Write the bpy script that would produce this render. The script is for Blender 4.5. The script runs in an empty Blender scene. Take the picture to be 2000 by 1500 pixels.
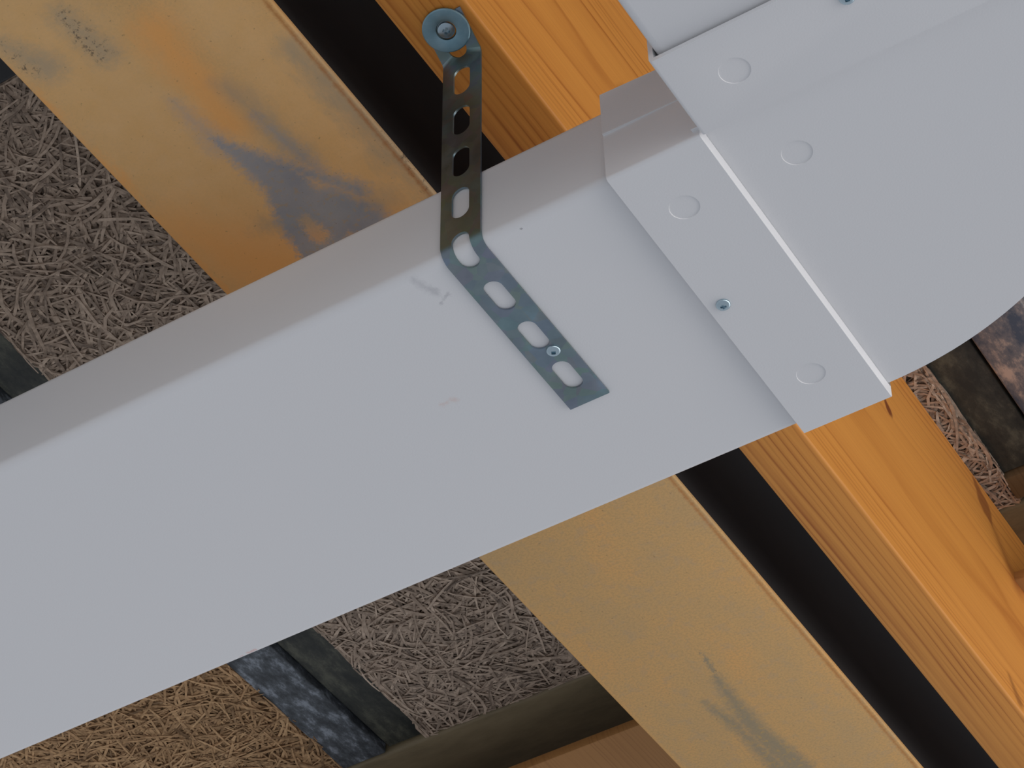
import bpy, bmesh, math, random
from mathutils import Vector, Matrix

# ------------------------------------------------------------------ camera
F_PX = 5158.4
M = ((0.8523882, -0.3807860, -0.3583802),      # world axes written in (right, down, forward)
     (0.5225059,  0.5933127,  0.6123460),
     (-0.0205412, -0.7092123, 0.7046957))
CZ = 1.5                                        # camera height above the floor, metres
sc = bpy.context.scene
cam = bpy.data.objects.new('camera', bpy.data.cameras.new('camera'))
sc.collection.objects.link(cam)
R = Matrix([[M[r][0], -M[r][1], -M[r][2]] for r in range(3)])
cam.matrix_world = Matrix.Translation((0, 0, CZ)) @ R.to_4x4()
cam.data.sensor_width = 36
cam.data.lens = F_PX/2000*36
cam.data.clip_start = 0.05
sc.camera = cam

# ------------------------------------------------------------------ daylight
sc.view_settings.view_transform = 'Standard'
sc.view_settings.look = 'None'
sc.view_settings.gamma = 1
sc.view_settings.use_curve_mapping = False
sc.view_settings.exposure = -0.06
FLOOR_COL, BAND_COL, BAND_LOW, BAND_HIGH = (.365, .385, .425, 1), (1.0, .955, .925), .08, 2.7
w = bpy.data.worlds.new('daylight'); sc.world = w; w.use_nodes = True
nt = w.node_tree; nt.nodes.clear()
g = nt.nodes.new('ShaderNodeTexCoord')
def wn(kind, **kw):
    n = nt.nodes.new(kind)
    for k, v in kw.items(): setattr(n, k, v)
    return n
sx = wn('ShaderNodeSeparateXYZ'); nt.links.new(g.outputs['Generated'], sx.inputs[0])
# pale floor below, a band of window light around the horizon that is brightest to the right and beyond
band = wn('ShaderNodeMapRange', interpolation_type='SMOOTHSTEP'); nt.links.new(sx.outputs['Z'], band.inputs['Value'])
band.inputs['From Min'].default_value = -.62; band.inputs['From Max'].default_value = -.12
dp = wn('ShaderNodeVectorMath', operation='DOT_PRODUCT'); dp.inputs[1].default_value = Vector((.985, .17, 0))
nt.links.new(g.outputs['Generated'], dp.inputs[0])
az = wn('ShaderNodeMapRange'); nt.links.new(dp.outputs['Value'], az.inputs['Value'])
az.inputs['From Min'].default_value = .2; az.inputs['From Max'].default_value = 1.0
az.inputs['To Min'].default_value = BAND_LOW; az.inputs['To Max'].default_value = BAND_HIGH
bm_ = wn('ShaderNodeMath', operation='MULTIPLY'); nt.links.new(band.outputs[0], bm_.inputs[0]); nt.links.new(az.outputs[0], bm_.inputs[1])
c_f = wn('ShaderNodeRGB'); c_f.outputs[0].default_value = FLOOR_COL
c_b = wn('ShaderNodeVectorMath', operation='SCALE'); c_b.inputs[0].default_value = BAND_COL; nt.links.new(bm_.outputs[0], c_b.inputs['Scale'])
ad = wn('ShaderNodeVectorMath', operation='ADD'); nt.links.new(c_f.outputs[0], ad.inputs[0]); nt.links.new(c_b.outputs[0], ad.inputs[1])
bg = nt.nodes.new('ShaderNodeBackground'); bg.inputs['Strength'].default_value = 1.0
nt.links.new(ad.outputs[0], bg.inputs['Color'])
wo = nt.nodes.new('ShaderNodeOutputWorld'); nt.links.new(bg.outputs['Background'], wo.inputs['Surface'])

# ------------------------------------------------------------------ helpers
C = sc.collection
def on_plane(px, py, z):                        # a point of the photograph laid on the height z (above camera)
    d = Vector([M[r][0]*(px-1000)+M[r][1]*(py-750)+M[r][2]*F_PX for r in range(3)])
    p = d*(z/d.z); return Vector((p.x, p.y, p.z+CZ))
def on_x(px, py, x):
    d = Vector([M[r][0]*(px-1000)+M[r][1]*(py-750)+M[r][2]*F_PX for r in range(3)])
    p = d*(x/d.x); return Vector((p.x, p.y, p.z+CZ))
def on_y(px, py, y):
    d = Vector([M[r][0]*(px-1000)+M[r][1]*(py-750)+M[r][2]*F_PX for r in range(3)])
    p = d*(y/d.y); return Vector((p.x, p.y, p.z+CZ))

def link(name, bm, mat, origin=(0, 0, 0), parent=None, smooth=False, angle=None):
    """bm is in world space; origin becomes the object's origin"""
    bmesh.ops.translate(bm, verts=bm.verts, vec=-Vector(origin))
    me = bpy.data.meshes.new(name); bm.to_mesh(me); bm.free()
    o = bpy.data.objects.new(name, me); C.objects.link(o)
    if mat: me.materials.append(mat)
    if parent:
        up = parent.location.copy()
        if parent.parent: up += parent.parent.location
        o.parent = parent; o.location = Vector(origin) - up
    else: o.location = origin
    if smooth:
        me.polygons.foreach_set('use_smooth', [True]*len(me.polygons))
        if angle is not None:
            me.set_sharp_from_angle(angle=math.radians(angle))
    return o
def tag(o, label, cat, group=None, kind=None):
    o['label'] = label; o['category'] = cat
    if group: o['group'] = group
    if kind: o['kind'] = kind
    return o
def empty(name, loc):
    o = bpy.data.objects.new(name, None); C.objects.link(o); o.location = loc
    o.empty_display_size = .02
    return o
def box(bm, x0, x1, y0, y1, z0, z1, bev=0, seg=3, only=None):
    r = bmesh.ops.create_cube(bm, size=1)
    vs = r['verts']
    for v in vs:
        v.co = Vector((x0 if v.co.x < 0 else x1, y0 if v.co.y < 0 else y1, z0 if v.co.z < 0 else z1))
    if bev:
        es = list({e for v in vs for e in v.link_edges})
        if only: es = [e for e in es if only(e)]
        bmesh.ops.bevel(bm, geom=es, offset=bev, segments=seg, profile=.5, affect='EDGES')
    return bm
def along(axis):
    return lambda e: abs((e.verts[0].co-e.verts[1].co).normalized()[axis]) > .9
def rrect(w, h, r, n=6):
    pts = []
    for cx, cy, a0 in ((w/2-r, h/2-r, 0), (-w/2+r, h/2-r, 90), (-w/2+r, -h/2+r, 180), (w/2-r, -h/2+r, 270)):
        for i in range(n+1):
            a = math.radians(a0+90*i/n); pts.append((cx+r*math.cos(a), cy+r*math.sin(a)))
    return pts
def rect_tube(bm, axis, a0, a1, c, zc, wdt, hgt, r, t, ro=None):
    """hollow rectangular tube along x ('x') or y ('y'), walls t thick"""
    outer = rrect(wdt, hgt, r); inner = rrect(wdt-2*t, hgt-2*t, max(r-t, .0006))
    rings = []
    for a, prof in ((a0, outer), (a1, outer), (a1, inner), (a0, inner)):
        ring = []
        for (u, v) in prof:
            ring.append(bm.verts.new((a, c+u, zc+v) if axis == 'x' else (c+u, a, zc+v)))
        rings.append(ring)
    n = len(outer)
    for k in range(4):
        A, B = rings[k], rings[(k+1) % 4]
        for i in range(n):
            bm.faces.new((A[i], A[(i+1) % n], B[(i+1) % n], B[i]))
    bmesh.ops.recalc_face_normals(bm, faces=bm.faces)
    return bm

# ---- materials
def mat(name, base=(.5, .5, .5), rough=.5, metal=0, spec=.5):
    m = bpy.data.materials.new(name); m.use_nodes = True
    b = m.node_tree.nodes['Principled BSDF']
    b.inputs['Base Color'].default_value = (*base, 1)
    b.inputs['Roughness'].default_value = rough
    b.inputs['Metallic'].default_value = metal
    b.inputs['Specular IOR Level'].default_value = spec
    return m
class G:
    """small wrapper for building a shader graph"""
    def __init__(s, m):
        s.m = m; s.t = m.node_tree; s.b = s.t.nodes['Principled BSDF']
        s.co = s.t.nodes.new('ShaderNodeTexCoord').outputs['Object']
    def _in(s, sock, v):
        if isinstance(v, bpy.types.NodeSocket): s.t.links.new(v, sock)
        elif isinstance(v, (tuple, list, Vector)) and len(v) == 3 and sock.type == 'RGBA': sock.default_value = (*v, 1)
        else: sock.default_value = v
    def math(s, op, a, b=0.0, c=None, clamp=False):
        n = s.t.nodes.new('ShaderNodeMath'); n.operation = op; n.use_clamp = clamp
        s._in(n.inputs[0], a); s._in(n.inputs[1], b)
        if c is not None: s._in(n.inputs[2], c)
        return n.outputs[0]
    def vec(s, op, a, b=(0, 0, 0), scale=None):
        n = s.t.nodes.new('ShaderNodeVectorMath'); n.operation = op
        s._in(n.inputs[0], a); s._in(n.inputs[1], b)
        if scale is not None: s._in(n.inputs['Scale'], scale)
        return n.outputs['Value'] if op in ('LENGTH', 'DOT_PRODUCT', 'DISTANCE') else n.outputs['Vector']
    def map(s, scale=(1, 1, 1), rot=(0, 0, 0), loc=(0, 0, 0)):
        n = s.t.nodes.new('ShaderNodeMapping'); s._in(n.inputs['Vector'], s.co)
        n.inputs['Scale'].default_value = scale; n.inputs['Rotation'].default_value = rot; n.inputs['Location'].default_value = loc
        return n.outputs[0]
    def noise(s, v=None, scale=10, detail=4, rough=.55, dist=0, col=False):
        n = s.t.nodes.new('ShaderNodeTexNoise'); s._in(n.inputs['Vector'], v if v is not None else s.co)
        n.inputs['Scale'].default_value = scale; n.inputs['Detail'].default_value = detail
        n.inputs['Roughness'].default_value = rough; n.inputs['Distortion'].default_value = dist
        return n.outputs['Color' if col else 'Fac']
    def ramp(s, f, stops, interp='LINEAR'):
        n = s.t.nodes.new('ShaderNodeValToRGB'); s._in(n.inputs['Fac'], f); n.color_ramp.interpolation = interp
        for k, (p, c) in enumerate(stops):
            e = n.color_ramp.elements[k] if k < 2 else n.color_ramp.elements.new(p)
            e.position = p; e.color = (c, c, c, 1) if isinstance(c, (int, float)) else (*c, 1)
        return n.outputs['Color']
    def rng(s, v, a, b, c=0.0, d=1.0):
        n = s.t.nodes.new('ShaderNodeMapRange'); n.interpolation_type = 'SMOOTHSTEP'
        s._in(n.inputs['Value'], v)
        for k, x in zip(('From Min', 'From Max', 'To Min', 'To Max'), (a, b, c, d)): n.inputs[k].default_value = x
        return n.outputs['Result']
    def mix(s, f, a, b, mode='MIX'):
        n = s.t.nodes.new('ShaderNodeMix'); n.data_type = 'RGBA'; n.blend_type = mode
        s._in(n.inputs[0], f); s._in(n.inputs[6], a); s._in(n.inputs[7], b)
        return n.outputs[2]
    def seg(s, p0, p1, r0, r1, soft, wob):
        """mask of a mark stretched from p0 to p1, radius r0..r1, with a ragged border (wob = distance noise)"""
        d = Vector(p1)-Vector(p0); L2 = d.length_squared
        rel = s.vec('SUBTRACT', s.co, tuple(p0))
        t = s.math('MULTIPLY', s.vec('DOT_PRODUCT', rel, tuple(d)), 1/L2, clamp=True)
        n = s.t.nodes.new('ShaderNodeVectorMath'); n.operation = 'SCALE'
        n.inputs[0].default_value = d; s._in(n.inputs['Scale'], t)
        dist = s.vec('DISTANCE', rel, n.outputs['Vector'])
        rad = s.math('MULTIPLY_ADD', t, r1-r0, r0)
        q = s.math('SUBTRACT', s.math('ADD', dist, wob), rad)
        return s.rng(q, -soft, soft, 1.0, 0.0)
    def smax(s, ms):
        o = ms[0]
        for m_ in ms[1:]: o = s.math('MAXIMUM', o, m_)
        return o
    def out(s, col=None, rough=None, bump=None, bstr=.3, bdist=.001):
        if col is not None: s._in(s.b.inputs['Base Color'], col)
        if rough is not None: s._in(s.b.inputs['Roughness'], rough)
        if bump is not None:
            n = s.t.nodes.new('ShaderNodeBump'); n.inputs['Strength'].default_value = bstr; n.inputs['Distance'].default_value = bdist
            s._in(n.inputs['Height'], bump); s.t.links.new(n.outputs[0], s.b.inputs['Normal'])
        return s.m

H = 1.048                                       # duct underside above camera
ZD = H + CZ
KC = 1.460/1.454
YN, YF = .809, 1.0292                           # near and far side of the main duct
ZJ = 1.2185 + CZ                                # underside of joist and board
ZC = 1.460 + CZ                                 # ceiling panels

def white_plastic(name, marks=None):
    m = mat(name, (.80, .80, .80), .42, 0, .4); s = G(m)
    big = s.noise(scale=6, detail=2); fine = s.noise(scale=900, detail=2)
    col = s.ramp(big, [(.3, (.788, .790, .80)), (.7, (.796, .793, .80))])
    if marks: col = marks(s, col)
    return s.out(col, bump=fine, bstr=.12, bdist=.0004)

# ================================================================== structure: the deck above everything
zz = bmesh.new(); box(zz, -4.5, 3.5, -3, 5, ZC+.045, ZC+.12)
deck = mat('dark_deck', (.03, .028, .026), .9)
G(deck).out(G(deck).ramp(G(deck).noise(scale=8), [(.3, (.02, .019, .018)), (.7, (.05, .045, .04))]))
o = link('ceiling', zz, deck, (-.5, 1, ZC+.045)); o['kind'] = 'structure'

# ================================================================== main duct (runs left-right)
def duct_marks(s, col):
    o0 = Vector((-.9, YN, ZD))
    wob = s.math('MULTIPLY', s.math('SUBTRACT', s.noise(scale=220, detail=5, rough=.7), .5), .010)
    P = lambda x, y: on_plane(x, y, H)-o0
    a = s.smax([s.seg(P(805, 545), P(850, 572), .0012, .0022, .003, wob), s.seg(P(862, 592), P(876, 572), .0004, .0006, .0012, wob)])
    col = s.mix(s.math('MULTIPLY', a, .30), col, (.22, .22, .26))
    b = s.seg(P(862, 790), P(888, 780), .001, .0014, .002, wob)
    col = s.mix(s.math('MULTIPLY', b, .35), col, (.75, .5, .42))
    c = s.smax([s.seg(P(482, 1277), P(497, 1270), .0004, .0006, .0006, wob), s.seg(P(470, 1283), P(474, 1281), .0004, .0004, .0006, wob)])
    col = s.mix(s.math('MULTIPLY', c, .45), col, (.7, .3, .25))
    d = s.smax([s.seg(P(x, y), P(x+2, y+1), .0003, .0003, .0003, 0.0) for x, y in ((1018, 446), (1016, 447))])
    return s.mix(s.math('MULTIPLY', d, .7), col, (.15, .15, .16))
M_duct = white_plastic('white_duct_plastic', duct_marks)
M_fit = white_plastic('white_fitting_plastic')
bm = bmesh.new()
rect_tube(bm, 'x', -1.62, -.372, (YN+YF)/2, ZD+.0295, YF-YN, .059, .0055, .0015)
duct = link('flat_duct', bm, M_duct, (-.9, YN, ZD), smooth=True, angle=40)
tag(duct, 'long white flat plastic duct crossing under the joists, with the metal strap screwed on it', 'duct')

bm = bmesh.new()
rect_tube(bm, 'y', .15, .792, -.2405, ZD+.0295, .2205, .059, .0055, .0015)
duct2 = link('flat_duct', bm, M_fit, (-.2405, .45, ZD), smooth=True, angle=40)
tag(duct2, 'short visible end of white flat duct in the top right corner, entering the elbow', 'duct')

# ================================================================== elbow
EX, EY, ER = -.3548, .8062, .2205               # inner corner and outer radius
el = empty('duct_elbow', (EX, EY, ZD))
tag(el, 'white plastic duct elbow with rounded outer corner and two wider sleeves', 'duct fitting')
def with_disc_recess(bm, centres, z, r=.0085, depth=.0005):
    """push shallow round marks into the underside: a ring groove round each centre"""
    me = bpy.data.meshes.new('t'); bm.to_mesh(me); bm.free()
    ob = bpy.data.objects.new('t', me); C.objects.link(ob)
    kb = bmesh.new()
    for (x, y) in centres:
        bmesh.ops.create_cone(kb, cap_ends=True, segments=64, radius1=r, radius2=r-depth*.8, depth=2*depth,
                              matrix=Matrix.Translation((x, y, z)))
    km = bpy.data.meshes.new('k'); kb.to_mesh(km); kb.free()
    ko = bpy.data.objects.new('k', km); C.objects.link(ko)
    md = ob.modifiers.new('b', 'BOOLEAN'); md.operation = 'DIFFERENCE'; md.object = ko; md.solver = 'EXACT'
    dg = bpy.context.evaluated_depsgraph_get(); dg.update()
    nm = bpy.data.meshes.new_from_object(ob.evaluated_get(dg))
    nb = bmesh.new(); nb.from_mesh(nm)
    for x in (ob, ko): bpy.data.objects.remove(x)
    for x in (me, km, nm): bpy.data.meshes.remove(x)
    return nb
SO = .0046                                      # how far the sleeves stand proud of the body
# body: a quarter disc
bm = bmesh.new()
pts = [(EX-.004, EY-.004)]
pts += [(EX-.004, EY+ER)]
N = 56
for i in range(N+1):
    a = math.radians(90-90*i/N); pts.append((EX+ER*math.cos(a), EY+ER*math.sin(a)))
pts += [(EX+ER, EY-.004)]
lo = [bm.verts.new((x, y, ZD+.0002)) for x, y in pts]; hi = [bm.verts.new((x, y, ZD+.059)) for x, y in pts]
fb = bm.faces.new(lo[::-1]); ft = bm.faces.new(hi)
for i in range(len(pts)): bm.faces.new((lo[i], lo[(i+1) % len(pts)], hi[(i+1) % len(pts)], hi[i]))
bmesh.ops.recalc_face_normals(bm, faces=bm.faces)
bmesh.ops.bevel(bm, geom=[e for e in bm.edges if e.is_manifold and e.calc_face_angle(0) > 1.2 and abs(e.verts[0].co.z-e.verts[1].co.z) < 1e-5 and e.verts[0].co.z < ZD+.01
                         and min(v.co.y for v in e.verts) > EY+.01 or False], offset=.0018, segments=3, affect='EDGES')
bmc = on_plane(1557, 299, H)
bm = with_disc_recess(bm, [(bmc.x, bmc.y)], ZD+.0002)
link('elbow_body', bm, M_fit, (EX, EY, ZD), el, smooth=True, angle=25)
# sleeves
def sleeve(axis, a0, a1, c0, c1, discs, org):
    bm = bmesh.new()
    c, zc = (c0+c1)/2, ZD+.0295
    W_, H_ = c1-c0, .059+2*SO
    far = a1 if axis == 'x' else a1              # end that meets the body
    rings = []
    for a, prof in ((a0, rrect(W_, H_, .0022)), (far-.0004, rrect(W_, H_, .0022)), (far+.0012, rrect(W_-2*SO+.001, H_-2*SO, .0016)),
                    (far-.012, rrect(W_-2*SO+.001, H_-2*SO, .0016)), (far-.012, rrect(W_-.0052, H_-.0052, .0008)), (a0, rrect(W_-.0052, H_-.0052, .0008))):
        rings.append([bm.verts.new((a, c+u, zc+v) if axis == 'x' else (c+u, a, zc+v)) for u, v in prof])
    n_ = len(rings[0])
    for k in range(6):
        A_, B_ = rings[k], rings[(k+1) % 6]
        for i in range(n_): bm.faces.new((A_[i], A_[(i+1) % n_], B_[(i+1) % n_], B_[i]))
    bmesh.ops.recalc_face_normals(bm, faces=bm.faces)
    pp = [on_plane(x, y, H-SO) for x, y in discs]
    bm = with_disc_recess(bm, [(p.x, p.y) for p in pp], ZD-SO)
    return link('sleeve', bm, M_fit, org, el, smooth=True, angle=25)
s1 = sleeve('x', -.4105, EX, YN-SO, YF+SO-.0012, [(1337, 405), (1584, 730)], (-.38, YN-SO, ZD))
s2 = sleeve('y', .7495, EY-.0005, EX+.0008, -.1260, [(1435, 138)], (-.24, .75, ZD))
# upper half shell lip on the near side of the sleeve, tapering to the right
bm = bmesh.new()
x0, x1, yb = -.4103, EX+.0002, YN-SO
zl, zt = ZD+.0305, ZD+.0585
v = [bm.verts.new(p) for p in ((x0, yb-.0013, zl), (x1, yb-.0002, zl), (x1, yb+.0008, zl), (x0, yb+.0008, zl),
                               (x0, yb-.0013, zt+.005), (x1, yb-.0002, zt+.004), (x1, yb+.0008, zt+.004), (x0, yb+.0008, zt+.005))]
for f in ((3, 2, 1, 0), (4, 5, 6, 7), (0, 1, 5, 4), (1, 2, 6, 5), (2, 3, 7, 6), (3, 0, 4, 7)): bm.faces.new([v[i] for i in f])
bmesh.ops.bevel(bm, geom=[e for e in bm.edges if all(abs(q.co.z-zl) < 1e-6 for q in e.verts) and abs((e.verts[0].co-e.verts[1].co).x) > .01],
                offset=.0003, segments=2, affect='EDGES')
link('upper_lip', bm, M_fit, (x0, yb, zl), s1)

# ================================================================== hanger strap
M_steel = mat('galvanised_steel', (.36, .42, .45), .42, 1.0); s = G(M_steel)
v1 = s.t.nodes.new('ShaderNodeTexVoronoi'); v1.inputs['Scale'].default_value = 130; s._in(v1.inputs['Vector'], s.co)
n1 = s.noise(scale=45, detail=4)
c1 = s.ramp(n1, [(.3, (.215, .275, .30)), (.55, (.265, .33, .355)), (.75, (.30, .41, .48))])
c1 = s.mix(.12, c1, v1.outputs['Color'], 'SOFT_LIGHT')
s.out(c1, s.ramp(s.noise(scale=60, detail=3), [(.3, .38), (.7, .5)]), bump=s.noise(scale=500), bstr=.08, bdist=.0003)
T = .0013
XS, WS = -.5022, .0256
yv = YN-.0005-T                                 # outer face of the upright leg
CEN = [-.1102, -.0735, -.0380, -.0010, .0352, .0695, .1050, .1402, .1735]
TH = math.radians(13)                            # the top flange tilts, its bend hangs a little below the joist
RB, RT = .0085, .0026
FL = .0268
LH = (ZJ-.0006-T-FL*math.sin(TH))-(ZD-.0004-T/2)
S0, S1 = -.1353, LH+FL-.001
def path(sv):
    """arc length -> centre line point and outward normal (towards camera side); s=0 lower bend, s=LH upper bend"""
    zb = ZD-.0004-T/2; yb_ = yv+T/2
    L = LH
    def arc(c, a, r): return c[0]+r*math.cos(a), c[1]+r*math.sin(a)
    qb = RB*math.pi/2
    cut = RB
    if sv < -qb/2: return yb_+RB+(-sv-qb/2), zb, (0, -1)
    if sv < qb/2:
        a = math.radians(270)-(sv+qb/2)/RB
        return yb_+RB+RB*math.cos(a), zb+RB+RB*math.sin(a), (math.cos(a), math.sin(a))
    top = zb+RB+(sv-qb/2)
    zt_ = zb+L
    aT = math.pi/2-TH
    tl = RT*math.tan(aT/2)
    qt = RT*aT
    st = qb/2+(zt_-tl-(zb+RB))
    if sv < st: return yb_, top, (-1, 0)
    if sv < st+qt:
        a = (sv-st)/RT                           # centre towards the camera
        return yb_-RT+RT*math.cos(a), zt_-tl+RT*math.sin(a), (-math.cos(a), -math.sin(a))
    e = sv-st-qt
    y0_, z0_ = yb_-RT+RT*math.cos(aT), zt_-tl+RT*math.sin(aT)
    return y0_-e*math.cos(TH), z0_+e*math.sin(TH), (-math.sin(TH), -math.cos(TH))
bm = bmesh.new()
lean = lambda sv: .0026*min(max(sv, 0)/LH, 1)+max(sv-LH, 0)*.11
def P3(sv, u):
    y, z, n = path(sv); return (XS+lean(sv)+u, y, z)
cache = {}
def V(sv, u):
    k = (round(sv, 6), round(u, 6))
    if k not in cache: cache[k] = bm.verts.new(P3(sv, u))
    return cache[k]
bnd = [S0]+[(CEN[i]+CEN[i+1])/2 for i in range(8)]+[S1]
SW, SL = .0056, .0118
for k, c in enumerate(CEN):
    L0, L1 = bnd[k], bnd[k+1]
    inn, out_ = [], []
    NL = 22
    st_ = SL-SW
    for i in range(NL+1):                        # right side going up
        sv = c-st_+2*st_*i/NL; inn.append((sv, SW)); out_.append((sv, WS/2))
    NA = 16
    for i in range(1, NA):
        a = math.pi*i/NA
        inn.append((c+st_+SW*math.sin(a), SW*math.cos(a)))
        t = i/NA
        if t < .25: out_.append((c+st_+(L1-c-st_)*t/.25, WS/2))
        elif t <= .75: out_.append((L1, WS/2*(1-(t-.25)/.25)))
        else: out_.append((L1-(L1-c-st_)*(t-.75)/.25, -WS/2))
    for i in range(NL+1):
        sv = c+st_-2*st_*i/NL; inn.append((sv, -SW)); out_.append((sv, -WS/2))
    for i in range(1, NA):
        a = math.pi*i/NA
        inn.append((c-st_-SW*math.sin(a), -SW*math.cos(a)))
        t = i/NA
        if t < .25: out_.append((c-st_-(c-st_-L0)*t/.25, -WS/2))
        elif t <= .75: out_.append((L0, -WS/2*(1-(t-.25)/.25)))
        else: out_.append((L0+(c-st_-L0)*(t-.75)/.25, WS/2))
    n = len(inn)
    for i in range(n):
        q = [V(*inn[i]), V(*out_[i]), V(*out_[(i+1) % n]), V(*inn[(i+1) % n])]
        q2 = []
        for x in q:
            if x not in q2: q2.append(x)
        if len(q2) > 2:
            try: bm.faces.new(q2)
            except ValueError: pass
bmesh.ops.recalc_face_normals(bm, faces=bm.faces)
bm.verts.index_update()
sheet = [(v.co.copy()) for v in bm.verts]
keys = {v.index: k for k, v in cache.items()}
faces = [[v.index for v in f.verts] for f in bm.faces]
edge_n = {}
for f in faces:
    for i in range(len(f)): edge_n.setdefault(frozenset((f[i], f[(i+1) % len(f)])), []).append((f[i], f[(i+1) % len(f)]))
bm.free(); bm = bmesh.new()
two = []
for sgn in (1, -1):
    row = []
    for i, c in enumerate(sheet):
        nv = path(keys[i][0])[2]; row.append(bm.verts.new((c.x, c.y+nv[0]*sgn*T/2, c.z+nv[1]*sgn*T/2)))
    two.append(row)
for f in faces:
    bm.faces.new([two[0][i] for i in f]); bm.faces.new([two[1][i] for i in f[::-1]])
for e in edge_n.values():
    if len(e) == 1:
        a_, b_ = e[0]; bm.faces.new((two[0][b_], two[0][a_], two[1][a_], two[1][b_]))
bmesh.ops.recalc_face_normals(bm, faces=bm.faces)
strap = link('hanger_strap', bm, M_steel, (XS, YN, ZD), smooth=True, angle=30)
tag(strap, 'grey galvanised perforated steel strap bent from the joist down onto the white duct', 'strap')

# ================================================================== screws and washer
M_zinc = mat('bright_zinc', (.50, .62, .68), .22, 1.0)
G(M_zinc).out(bump=G(M_zinc).noise(scale=700), bstr=.1, bdist=.0002)
M_wash = mat('blue_zinc', (.36, .50, .58), .36, 1.0)
G(M_wash).out(G(M_wash).ramp(G(M_wash).noise(scale=90, detail=3), [(.3, (.20, .34, .41)), (.7, (.29, .44, .51))]))
M_head = mat('head_zinc', (.40, .50, .56), .30, 1.0)
G(M_head).out(bump=G(M_head).noise(scale=700), bstr=.1, bdist=.0002)
def lathe(bm, prof, seg=48, cap=True):
    rings = []
    for (r, z) in prof:
        if r < 1e-7: rings.append([bm.verts.new((0, 0, z))])
        else: rings.append([bm.verts.new((r*math.cos(2*math.pi*i/seg), r*math.sin(2*math.pi*i/seg), z)) for i in range(seg)])
    for A, B in zip(rings, rings[1:]):
        for i in range(seg):
            j = (i+1) % seg
            if len(A) == 1: bm.faces.new((A[0], B[j], B[i]))
            elif len(B) == 1: bm.faces.new((A[i], A[j], B[0]))
            else: bm.faces.new((A[i], A[j], B[j], B[i]))
    bmesh.ops.recalc_face_normals(bm, faces=bm.faces)
def recess(bm, kind, r, top):
    """cut the drive recess into a head whose face is at z=top (pointing down, -z)"""
    me = bpy.data.meshes.new('t'); bm.to_mesh(me); bm.free()
    ob = bpy.data.objects.new('t', me); C.objects.link(ob)
    kb = bmesh.new()
    if kind == 'cross':
        for k in range(2):
            kk = bmesh.new(); w_ = r*.17
            box(kk, -r*.60, r*.60, -w_, w_, top-.002, top+r*.42)
            for v_ in kk.verts:
                if v_.co.z > top: v_.co.x *= .45
            bmesh.ops.rotate(kk, verts=kk.verts, cent=(0, 0, 0), matrix=Matrix.Rotation(k*math.pi/2, 3, 'Z'))
            t_ = bpy.data.meshes.new('x'); kk.to_mesh(t_); kk.free(); kb.from_mesh(t_); bpy.data.meshes.remove(t_)
    else:
        box(kb, -r*.36, r*.36, -r*.36, r*.36, top-.002, top+r*.5)
        for v_ in kb.verts:
            if v_.co.z > top: v_.co.x *= .6; v_.co.y *= .6
    km = bpy.data.meshes.new('k'); kb.to_mesh(km); kb.free()
    ko = bpy.data.objects.new('k', km); C.objects.link(ko)
    md = ob.modifiers.new('b', 'BOOLEAN'); md.operation = 'DIFFERENCE'; md.object = ko; md.solver = 'EXACT'; md.use_self = True
    dg = bpy.context.evaluated_depsgraph_get(); dg.update()
    nm = bpy.data.meshes.new_from_object(ob.evaluated_get(dg))
    nb = bmesh.new(); nb.from_mesh(nm)
    for x in (ob, ko): bpy.data.objects.remove(x)
    for x in (me, km, nm): bpy.data.meshes.remove(x)
    return nb
def screw(name, loc, r, h, kind, rot, shank_l, sr, tilt=(0, 0), metal=None):
    """screw driven upwards; z=0 is the seat of its head"""
    root = empty(name, loc); root.rotation_euler = (tilt[0], tilt[1], rot)
    bm = bmesh.new()
    prof = [(0, -h)]+[(r*math.sin(a), -h*(.30+.70*math.cos(a))) for a in [math.radians(d) for d in (10, 22, 34, 46, 57, 67, 77, 86)]]
    prof += [(r*1.0, -h*.14), (r*.985, 0), (0, 0)]
    lathe(bm, prof)
    bm = recess(bm, kind, r, -h)
    me = bpy.data.meshes.new('head'); bm.to_mesh(me); bm.free(); me.materials.append(metal or M_zinc)
    me.polygons.foreach_set('use_smooth', [True]*len(me.polygons)); me.set_sharp_from_angle(angle=math.radians(35))
    hd = bpy.data.objects.new('screw_head', me); C.objects.link(hd); hd.parent = root
    bm = bmesh.new()
    pr = [(0, .0001), (sr, .0001)]
    n = int(shank_l/.0016)
    for i in range(n): pr += [(sr, .0002+i*.0016+.0004), (sr*1.25, .0002+i*.0016+.0008), (sr, .0002+i*.0016+.0012)]
    pr += [(0, shank_l+.002)]
    lathe(bm, pr, 16)
    me = bpy.data.meshes.new('shank'); bm.to_mesh(me); bm.free(); me.materials.append(M_zinc)
    sh = bpy.data.objects.new('shank', me); C.objects.link(sh); sh.parent = root
    return root
p = on_plane(1081, 687, H-.003)
tag(screw('pan_head_screw', (p.x, p.y, ZD-.0004-T), .0041, .0024, 'square', .5, .010, .0017), 'small shiny zinc screw through the lower leg of the perforated strap', 'screw', 'small duct screws')
p = on_plane(1413, 600, H-.007)
tag(screw('pan_head_screw', (p.x, p.y, ZD-SO), .0041, .0024, 'cross', .25, .010, .0017), 'small shiny zinc screw near the left edge of the lower elbow sleeve', 'screw', 'small duct screws')
p = on_plane(1655, 0, H-.007)
tag(screw('pan_head_screw', (p.x, p.y, ZD-SO), .0041, .0024, 'square', .2, .010, .0017), 'small shiny zinc screw cut by the top edge, on the upper elbow sleeve', 'screw', 'small duct screws')
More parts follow.
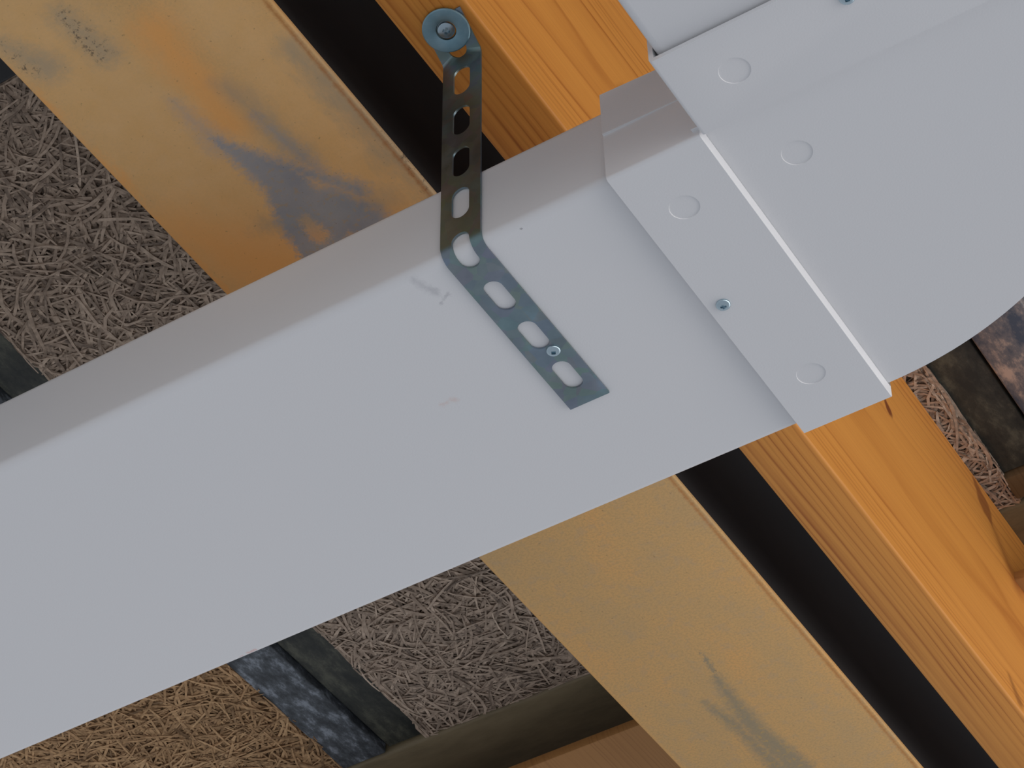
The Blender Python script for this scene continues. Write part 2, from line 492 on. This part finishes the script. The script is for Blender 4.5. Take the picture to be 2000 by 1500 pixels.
# washer under the joist, holding the strap flange
wy, wz, wn_ = path(LH+.0172)
wx = on_plane(873, 58, wz-CZ).x
nd = Vector((0, wn_[0], wn_[1]))                 # outward (downward) normal of the flange
seat = Vector((wx, wy, wz))+nd*(T/2+.0002)
RXm = Matrix.Rotation(-TH, 3, 'X')
bm = bmesh.new()
lathe(bm, [(.0056, 0), (.0060, -.0013), (.0080, -.0017), (.0133, -.0017), (.0140, -.0011), (.0140, 0), (.0056, 0)], 72)
bmesh.ops.rotate(bm, verts=bm.verts, cent=(0, 0, 0), matrix=RXm)
bmesh.ops.translate(bm, verts=bm.verts, vec=seat)
wsh = link('round_washer', bm, M_wash, seat, smooth=True, angle=30)
tag(wsh, 'large round bluish zinc washer clamping the top of the strap to the joist', 'washer')
tag(screw('wood_screw', seat+nd*.0003, .0050, .0016, 'cross', .75, .035, .0020, tilt=(-TH, 0), metal=M_head), 'cross recess wood screw in the centre of the round washer', 'screw')

# ================================================================== joist (orange pine)
JX0, JX1 = -.5238, -.4796
jo = Vector((-.50, .0, ZJ))
def pine(name, c_light, c_mid, c_dark, marks=None, o0=None, sideband=None):
    m = mat(name, c_mid, .5, 0, .35); s = G(m)
    sep = s.t.nodes.new('ShaderNodeSeparateXYZ'); s._in(sep.inputs[0], s.co)
    # growth rings: distance from a pith line above and to the right, wandering slowly along the length
    wv = s.noise(s.map((1, .22, 1)), scale=9, detail=2, col=True)
    wv = s.vec('SCALE', s.vec('SUBTRACT', wv, (.5, .5, .5)), scale=.014)
    wv2 = s.noise(s.map((1, .10, 1)), scale=60, detail=2, col=True)
    wv2 = s.vec('SCALE', s.vec('SUBTRACT', wv2, (.5, .5, .5)), scale=.0022)
    q = s.vec('ADD', s.vec('ADD', s.co, wv), wv2)
    sq = s.t.nodes.new('ShaderNodeSeparateXYZ'); s._in(sq.inputs[0], q)
    dx = s.math('SUBTRACT', sq.outputs['X'], .150); dz = s.math('MULTIPLY', s.math('SUBTRACT', sq.outputs['Z'], .10), .85)
    rr = s.math('SQRT', s.math('ADD', s.math('MULTIPLY', dx, dx), s.math('MULTIPLY', dz, dz)))
    cx_ = s.t.nodes.new('ShaderNodeCombineXYZ'); s._in(cx_.inputs[0], rr)
    gap = s.noise(cx_.outputs[0], scale=75, detail=1)
    ph = s.math('FRACT', s.math('ADD', s.math('MULTIPLY', rr, 215), s.math('MULTIPLY', gap, 5.5)))
    ring = s.ramp(ph, [(0, .05), (.4, .0), (.72, .35), (.86, 1.0), (1.0, .05)])
    am = s.ramp(s.noise(s.map((1, .2, 1)), scale=26, detail=2), [(.35, .25), (.7, 1.0)])
    f = s.math('MULTIPLY', s.math('MULTIPLY', ring, am), s.rng(s.noise(cx_.outputs[0], scale=160, detail=2), .35, .65, .35, 1.15))
    base = s.mix(s.noise(s.map((1, .15, 1)), scale=14, detail=3), c_light, c_mid)
    col = s.mix(s.math('MULTIPLY', f, .95, clamp=True), base, c_dark)
    fib = s.noise(s.map((1, .02, 1)), scale=700, detail=2)
    col = s.mix(s.math('MULTIPLY', s.math('SUBTRACT', fib, .4, clamp=True), .5), col, c_dark)
    if marks: col = marks(s, col, o0)
    return s.out(col, bump=s.math('ADD', fib, f), bstr=.15, bdist=.0004)
def joist_marks(s, col, o0):
    wob = s.math('MULTIPLY', s.math('SUBTRACT', s.noise(s.map((1, .4, 1)), scale=120, detail=4), .5), .006)
    X = lambda x, y: on_x(x, y, JX1)-o0
    a = s.smax([s.seg(X(1728, 780), X(1736, 800), .0025, .0050, .0022, wob), s.seg(X(1736, 800), X(1741, 812), .0050, .001, .0022, wob)])
    col = s.mix(s.math('MULTIPLY', a, .9), col, (.17, .03, .008))
    b = s.smax([s.seg(X(1903, 938), X(1922, 985), .004, .013, .003, wob), s.seg(X(1922, 985), X(1940, 1032), .013, .001, .003, wob),
                s.seg(X(1942, 1035), X(1985, 1140), .001, .008, .014, wob)])
    col = s.mix(s.math('MULTIPLY', b, .70), col, (.20, .045, .010))
    r = s.smax([s.seg(X(1972, 1322), X(1990, 1368), .003, .006, .004, wob), s.seg(X(1211, 180), X(1222, 176), .004, .004, .004, wob)])
    return s.mix(s.math('MULTIPLY', r, .65), col, (.24, .075, .012))
M_pine = pine('orange_pine', (.80, .345, .070), (.68, .270, .045), (.36, .085, .008), joist_marks, jo)
bm = bmesh.new(); box(bm, JX0, JX1, -.1, 2.3, ZJ, ZC-.0010, .0022, 3, along(1))
j = link('wooden_joist', bm, M_pine, jo, smooth=True, angle=35)
tag(j, 'orange varnished pine joist with visible grain and knots above the duct', 'joist', kind='thing')

# ================================================================== pale stained board under the black beam
BX0, BX1 = on_plane(650, 793, ZJ-CZ).x, on_plane(1350, 970, ZJ-CZ).x
bo = Vector(((BX0+BX1)/2, 1.0, ZJ))
def board_marks(s, o0):
    B = lambda x, y: on_plane(x, y, ZJ-CZ)-o0
    n1 = s.noise(scale=90, detail=6, rough=.7)
    wob = s.math('MULTIPLY', s.math('SUBTRACT', s.noise(s.map((1.4, .6, 1)), scale=55, detail=6, rough=.72), .5), .034)
    wobf = s.math('MULTIPLY', s.math('SUBTRACT', s.noise(scale=190, detail=6, rough=.8), .5), .022)
    base = s.ramp(s.noise(s.map((1, .45, 1)), scale=16, detail=4, rough=.6), [(.30, (.64, .415, .190)), (.50, (.72, .435, .175)), (.70, (.82, .445, .155))])
    base = s.mix(s.rng(s.noise(scale=520, detail=4, rough=.7), .42, .62, 0, .38), base, (.46, .30, .15))
    base = s.mix(s.rng(s.noise(scale=75, detail=5, rough=.7), .50, .66, 0, .30), base, (.50, .37, .24))
    pale = s.smax([s.seg(B(60, 60), B(560, 460), .050, .075, .05, wob), s.seg(B(400, 0), B(760, 330), .03, .05, .04, wob)])  # pale wood; colour also lifted to replace light missing on the upper board
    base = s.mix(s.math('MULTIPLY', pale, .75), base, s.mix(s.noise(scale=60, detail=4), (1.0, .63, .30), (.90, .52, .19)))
    # warm bare zones
    wm = s.smax([s.seg(B(0, 150), B(430, 560), .008, .006, .006, wob), s.seg(B(300, 60), B(455, 240), .012, .010, .014, wob),
                 s.seg(B(320, 440), B(520, 520), .012, .030, .03, wob), s.seg(B(430, 550), B(730, 410), .004, .004, .02, wob),
                 s.seg(B(790, 30), B(790, 31), .001, .001, .001, wob), s.seg(B(690, 420), B(760, 420), .008, .008, .014, wob)])
    col = s.mix(s.math('MULTIPLY', wm, .70), base, (1.0, .46, .13))
    wm2 = s.seg(B(940, 1095), B(1330, 1500), .0015, .002, .002, s.math('MULTIPLY', wob, .1))
    col = s.mix(s.math('MULTIPLY', wm2, .5), col, (.85, .45, .14))
    # cold grey haze of dirt
    gy = s.smax([s.seg(B(120, 30), B(205, 105), .006, .008, .010, wobf), s.seg(B(0, 85), B(90, 130), .004, .010, .010, wobf),
                 s.seg(B(560, 90), B(850, 370), .006, .011, .010, wob), s.seg(B(640, 60), B(760, 300), .003, .010, .012, wob),
                 s.seg(B(440, 170), B(590, 300), .004, .006, .012, wob), s.seg(B(520, 440), B(740, 400), .004, .010, .012, wob)])
    col = s.mix(s.math('MULTIPLY', gy, .60), col, (.40, .36, .27))
    # blue stain
    bl = s.smax([s.math('MULTIPLY', s.seg(B(340, 200), B(430, 285), .0015, .007, .009, wobf), .5), s.seg(B(415, 270), B(545, 350), .0025, .013, .006, wobf),
                 s.seg(B(480, 300), B(700, 370), .004, .005, .007, wobf), s.seg(B(545, 345), B(620, 440), .013, .022, .0055, wobf),
                 s.seg(B(640, 400), B(720, 440), .016, .014, .008, wobf), s.seg(B(560, 400), B(620, 500), .009, .010, .003, wobf),
                 s.math('MULTIPLY', s.seg(B(500, 225), B(640, 350), .0008, .005, .007, wobf), .7)])
    hole = s.seg(B(595, 430), B(625, 460), .004, .006, .003, wobf)
    bl = s.math('MULTIPLY', bl, s.math('SUBTRACT', 1.0, s.math('MULTIPLY', hole, .7)))
    bcol = s.ramp(s.noise(scale=30, detail=3), [(.35, (.26, .32, .40)), (.65, (.37, .40, .44))])
    col = s.mix(s.math('MULTIPLY', bl, .85), col, bcol)
    b2 = s.smax([s.seg(B(1372, 1275), B(1400, 1325), .0008, .002, .002, wobf), s.seg(B(1400, 1325), B(1470, 1420), .003, .008, .006, wobf),
                 s.seg(B(1375, 1370), B(1440, 1420), .0012, .006, .006, wobf), s.seg(B(1465, 1415), B(1560, 1500), .007, .011, .006, wobf),
                 s.seg(B(1440, 1420), B(1520, 1500), .004, .007, .006, wobf)])
    col = s.mix(s.math('MULTIPLY', b2, .62), col, (.24, .25, .20))
    spot = s.rng(s.noise(scale=190, detail=4, rough=.7), .54, .62)
    col = s.mix(s.math('MULTIPLY', s.math('MULTIPLY', s.math('MAXIMUM', b2, s.math('MULTIPLY', bl, .5)), spot), .8), col, (.55, .36, .14))
    # dark speckles, dense inside the dirty zones
    sp = s.rng(s.noise(scale=210, detail=5, rough=.8), .53, .60)
    spm = s.smax([s.seg(B(125, 30), B(190, 100), .003, .006, .006, wobf), s.seg(B(0, 85), B(60, 135), .001, .004, .003, wobf),
                  s.seg(B(720, 200), B(840, 360), .003, .005, .004, wobf)])
    col = s.mix(s.math('MULTIPLY', s.math('MULTIPLY', sp, spm), .85), col, (.05, .045, .045))
    sp2 = s.rng(s.noise(scale=330, detail=3, rough=.6), .66, .72)
    col = s.mix(s.math('MULTIPLY', sp2, .35), col, (.12, .08, .05))
    # worn reddish arris on the right
    ed = s.seg(B(515, 0), B(1790, 1500), .0010, .0010, .0016, s.math('MULTIPLY', wobf, .25))
    return s.mix(s.math('MULTIPLY', ed, .7), col, (.50, .19, .05))
M_board = mat('stained_board', (.4, .28, .14), .75, 0, .2)
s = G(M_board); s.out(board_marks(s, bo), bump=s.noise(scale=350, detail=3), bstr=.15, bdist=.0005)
bm = bmesh.new(); box(bm, BX0, BX1, -.1, 2.3, ZJ, ZJ+.0046, .0014, 3, along(1))
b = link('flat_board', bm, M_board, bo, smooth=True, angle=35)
tag(b, 'wide pale board with blue-grey stains and a worn right edge, left of the orange joist', 'board')

# black beam above the board, seen in the gap beside the joist
M_black = mat('black_beam_paint', (.012, .012, .013), .55, 0, .35)
G(M_black).out(G(M_black).ramp(G(M_black).noise(G(M_black).map((1, .2, 1)), scale=20), [(.3, (.022, .022, .024)), (.7, (.036, .036, .038))]))
bm = bmesh.new()
prof = [(BX0+.006, 0), (BX1-.002, 0), (BX1-.001, .004), (BX1-.001, .03), (BX1+.010, .05), (BX1+.030, .058), (JX0-.0015, .060), (JX0-.0015, .225), (BX0+.006, .225)]
A = [bm.verts.new((x, -.1, ZJ+.0049+z)) for x, z in prof]; Bv = [bm.verts.new((x, 2.3, ZJ+.0049+z)) for x, z in prof]
bm.faces.new(A); bm.faces.new(Bv[::-1])
for i in range(len(prof)): bm.faces.new((A[i], A[(i+1) % len(prof)], Bv[(i+1) % len(prof)], Bv[i]))
bmesh.ops.recalc_face_normals(bm, faces=bm.faces)
bb = link('black_beam', bm, M_black, (bo.x, 1, ZJ+.0049), smooth=True, angle=50)
tag(bb, 'black beam in the dark gap between the pale board and the orange joist', 'beam', kind='thing')

# ================================================================== wood wool ceiling panels
def wool_mat(name, a, b_, c):
    m = mat(name, a, .85, 0, .15); s = G(m)
    at = s.t.nodes.new('ShaderNodeAttribute'); at.attribute_name = 'tone'
    col = s.ramp(at.outputs['Fac'], [(0, c), (.5, a), (1, b_)])
    return s.out(s.mix(.35, col, s.ramp(s.noise(scale=180, detail=3), [(.3, c), (.7, b_)])), bump=s.noise(scale=500), bstr=.3, bdist=.0004)
def wool_panel(x0, x1, y0, y1, n, m, label, seed, region=None):
    rnd = random.Random(seed)
    vs, fs, tone = [], [], []
    def add(v4):
        vs.extend(v4)
    # backing slab, 25 mm thick
    zb0, zb1 = ZC+.004, ZC+.03
    base = [(x0+.003, y0+.003, zb0), (x1-.003, y0+.003, zb0), (x1-.003, y1-.003, zb0), (x0+.003, y1-.003, zb0),
            (x0+.003, y0+.003, zb1), (x1-.003, y0+.003, zb1), (x1-.003, y1-.003, zb1), (x0+.003, y1-.003, zb1)]
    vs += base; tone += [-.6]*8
    fs += [(0, 3, 2, 1), (4, 5, 6, 7), (0, 1, 5, 4), (1, 2, 6, 5), (2, 3, 7, 6), (3, 0, 4, 7)]
    for k in range(n):
        while True:
            cx, cy = rnd.uniform(x0, x1), rnd.uniform(y0, y1)
            if region is None or region(cx, cy): break
        a = rnd.uniform(0, math.tau); L = rnd.uniform(.035, .105); wd = rnd.uniform(.0007, .0015)
        cur = rnd.gauss(0, 9)+(rnd.choice((-1, 1))*rnd.uniform(12, 40) if rnd.random() < .15 else 0)
        zc = ZC-.0005+.0080*(1-(k/n))**1.0+rnd.uniform(-.0008, .0008)
        tilt = rnd.gauss(0, .20); pit = rnd.gauss(0, .05); S = 7
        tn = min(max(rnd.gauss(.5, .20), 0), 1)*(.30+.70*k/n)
        x, y, th = cx-math.cos(a)*L/2, cy-math.sin(a)*L/2, a-cur*L/2
        rag = rnd.uniform(-.003, .0055)
        i0 = len(vs); cnt = 0; ok = True; pts = []
        for i in range(S+1):
            xx = min(max(x, x0-rag), x1+rag); yy = min(max(y, y0-rag), y1+rag*.3)
            zv = max(ZC-.003, zc+pit*(i/S-.5)*L+.0012*math.sin(i*1.3+k))
            nx, ny = -math.sin(th), math.cos(th)
            wv = wd*(1 if 0 < i < S else .6)
            pts.append(((xx+nx*wv, yy+ny*wv, zv+tilt*wv), (xx-nx*wv, yy-ny*wv, zv-tilt*wv)))
            x += math.cos(th)*L/S; y += math.sin(th)*L/S; th += cur*L/S
        for p_, q_ in pts: vs.append(p_); vs.append(q_); tone += [tn, tn]
        for i in range(S):
            j0 = i0+2*i; fs.append((j0, j0+1, j0+3, j0+2))
    me = bpy.data.meshes.new('wood_wool_panel')
    og = Vector(((x0+x1)/2, (y0+y1)/2, ZC))
    me.from_pydata([(p[0]-og.x, p[1]-og.y, p[2]-og.z) for p in vs], [], fs)
    me.update()
    at = me.attributes.new('tone', 'FLOAT', 'POINT'); at.data.foreach_set('value', tone)
    me.materials.append(m)
    o = bpy.data.objects.new('wood_wool_panel', me); C.objects.link(o); o.location = og
    return tag(o, label, 'ceiling panel')
RX0, RX1, RX2 = -1.1295*KC, -1.0815*KC, -1.0345*KC        # left rail: light flange, dark flange
QX0, QX1, QX2 = -.4625*KC, -.4165*KC, -.366*KC            # right rail: dark flange, light flange
WY0, WY1 = .818*KC, 1.6045*KC
W1 = wool_mat('wood_wool_grey', (.56, .42, .315), (.80, .63, .48), (.08, .058, .047))
W2 = wool_mat('wood_wool_warm', (.56, .33, .165), (.86, .56, .30), (.10, .055, .03))
wool_panel(RX2, QX0, WY0, WY1, 17500, W1, 'grey-brown wood wool ceiling panel between the two dark metal rails, behind joist and board', 3,
           lambda x, y: x < -.80 or x > -.50)
wool_panel(-1.74, RX0, WY0+.3, WY1+.0, 12500, W2, 'warm brown wood wool ceiling panel in the lower left corner, left of the metal rail', 5,
           lambda x, y: y > 1.2 and x > -1.5)

# ================================================================== rails between the panels
def grime(name, a, b_, c, sx=1, sy=.45, sc_=40):
    m = mat(name, a, .6, 0, .4); s = G(m)
    n_ = s.noise(s.map((sx, sy, 1)), scale=sc_, detail=6, rough=.72)
    return s.out(s.ramp(n_, [(.40, a), (.52, b_), (.64, c)]), bump=n_, bstr=.25, bdist=.001)
M_dk = grime('dark_rail', (.026, .029, .026), (.050, .052, .042), (.115, .115, .085), sc_=45)
M_lt = grime('blue_grey_rail', (.050, .056, .062), (.105, .117, .130), (.30, .33, .37), sc_=85)
M_mx = grime('mottled_rail', (.07, .09, .13), (.20, .19, .20), (.60, .46, .38), sc_=40)
def rail(x0, xm, x1, left_mat, right_mat, zl, zr, y0, y1, label, names):
    r = empty('metal_rail', (xm, y0, ZC)); tag(r, label, 'metal rail')
    bm = bmesh.new(); box(bm, x0, xm-.0016, y0, y1, ZC+zl, ZC+.02, .0016, 3, along(1)); o_ = link('flange', bm, left_mat, (x0, y0, ZC), r, smooth=True, angle=35)
    o_['label'] = names[0]
    bm = bmesh.new(); box(bm, xm+.0016, x1, y0, y1, ZC+zr, ZC+.02, .0016, 3, along(1)); o_ = link('flange', bm, right_mat, (xm, y0, ZC), r, smooth=True, angle=35)
    o_['label'] = names[1]
    bm = bmesh.new(); box(bm, xm-.004, xm+.004, y0, y1, ZC+.012, ZC+.022); link('joint_strip', bm, M_black, (xm, y0, ZC), r)
rail(RX0, RX1, RX2, M_lt, M_dk, -.001, .004, WY0, 1.6045*KC, 'dark metal ceiling rail on the left, with one scuffed blue-grey flange', ('scuffed blue-grey flange', 'dark flange'))
rail(QX0, QX1, QX2, M_dk, M_mx, .004, -.001, .6, 1.571*KC, 'dark metal ceiling rail at the right edge, with a mottled blue and pink flange', ('dark flange', 'mottled blue and pink flange'))

# ================================================================== flat dark beams across the panels
M_olive = grime('dark_beam_paint', (.21, .165, .095), (.27, .21, .12), (.32, .25, .145), sx=.3, sy=1, sc_=22)
bm = bmesh.new(); box(bm, -2.0, .3, WY1+.003, WY1+.30, ZC-.001, ZC+.03, .004, 3, along(0))
t = link('flat_beam', bm, M_olive, (-.85, WY1+.003, ZC), smooth=True, angle=35)
tag(t, 'dark olive flat beam at the bottom of the picture, along the end of the panels', 'beam', kind='thing')
bm = bmesh.new(); box(bm, -2.0, -.76, WY0-.14, WY0-.002, ZC-.004, ZC+.03, .003, 3, along(0))
t = link('flat_beam', bm, M_black, (-1.4, WY0-.002, ZC), smooth=True, angle=35)
tag(t, 'black beam just showing at the left edge beside the pale board', 'beam', kind='thing')

# planks beyond the dark beam
M_oldp = pine('brown_plank_wood', (.50, .24, .075), (.42, .19, .055), (.30, .12, .035))
bm = bmesh.new(); box(bm, -1.3, .1, 1.1666*1.385, 1.88, CZ+1.385, CZ+1.394, .0015, 2)
t = link('wall_plank', bm, M_oldp, (-.6, 1.74, CZ+1.385), smooth=True, angle=35)
tag(t, 'brown wooden plank beyond the dark olive beam at the bottom edge', 'plank')
M_blk = pine('light_batten_wood', (.20, .145, .08), (.16, .105, .055), (.09, .06, .03))
bm = bmesh.new(); box(bm, -.4600*KC, -.30, 1.573*KC, 1.6015*KC, ZC-.002, ZC+.03, .002, 2)
t = link('wood_batten', bm, M_blk, (-.42, 1.585, ZC), smooth=True, angle=35)
tag(t, 'short brown wooden batten closing the end of the right rail', 'batten')
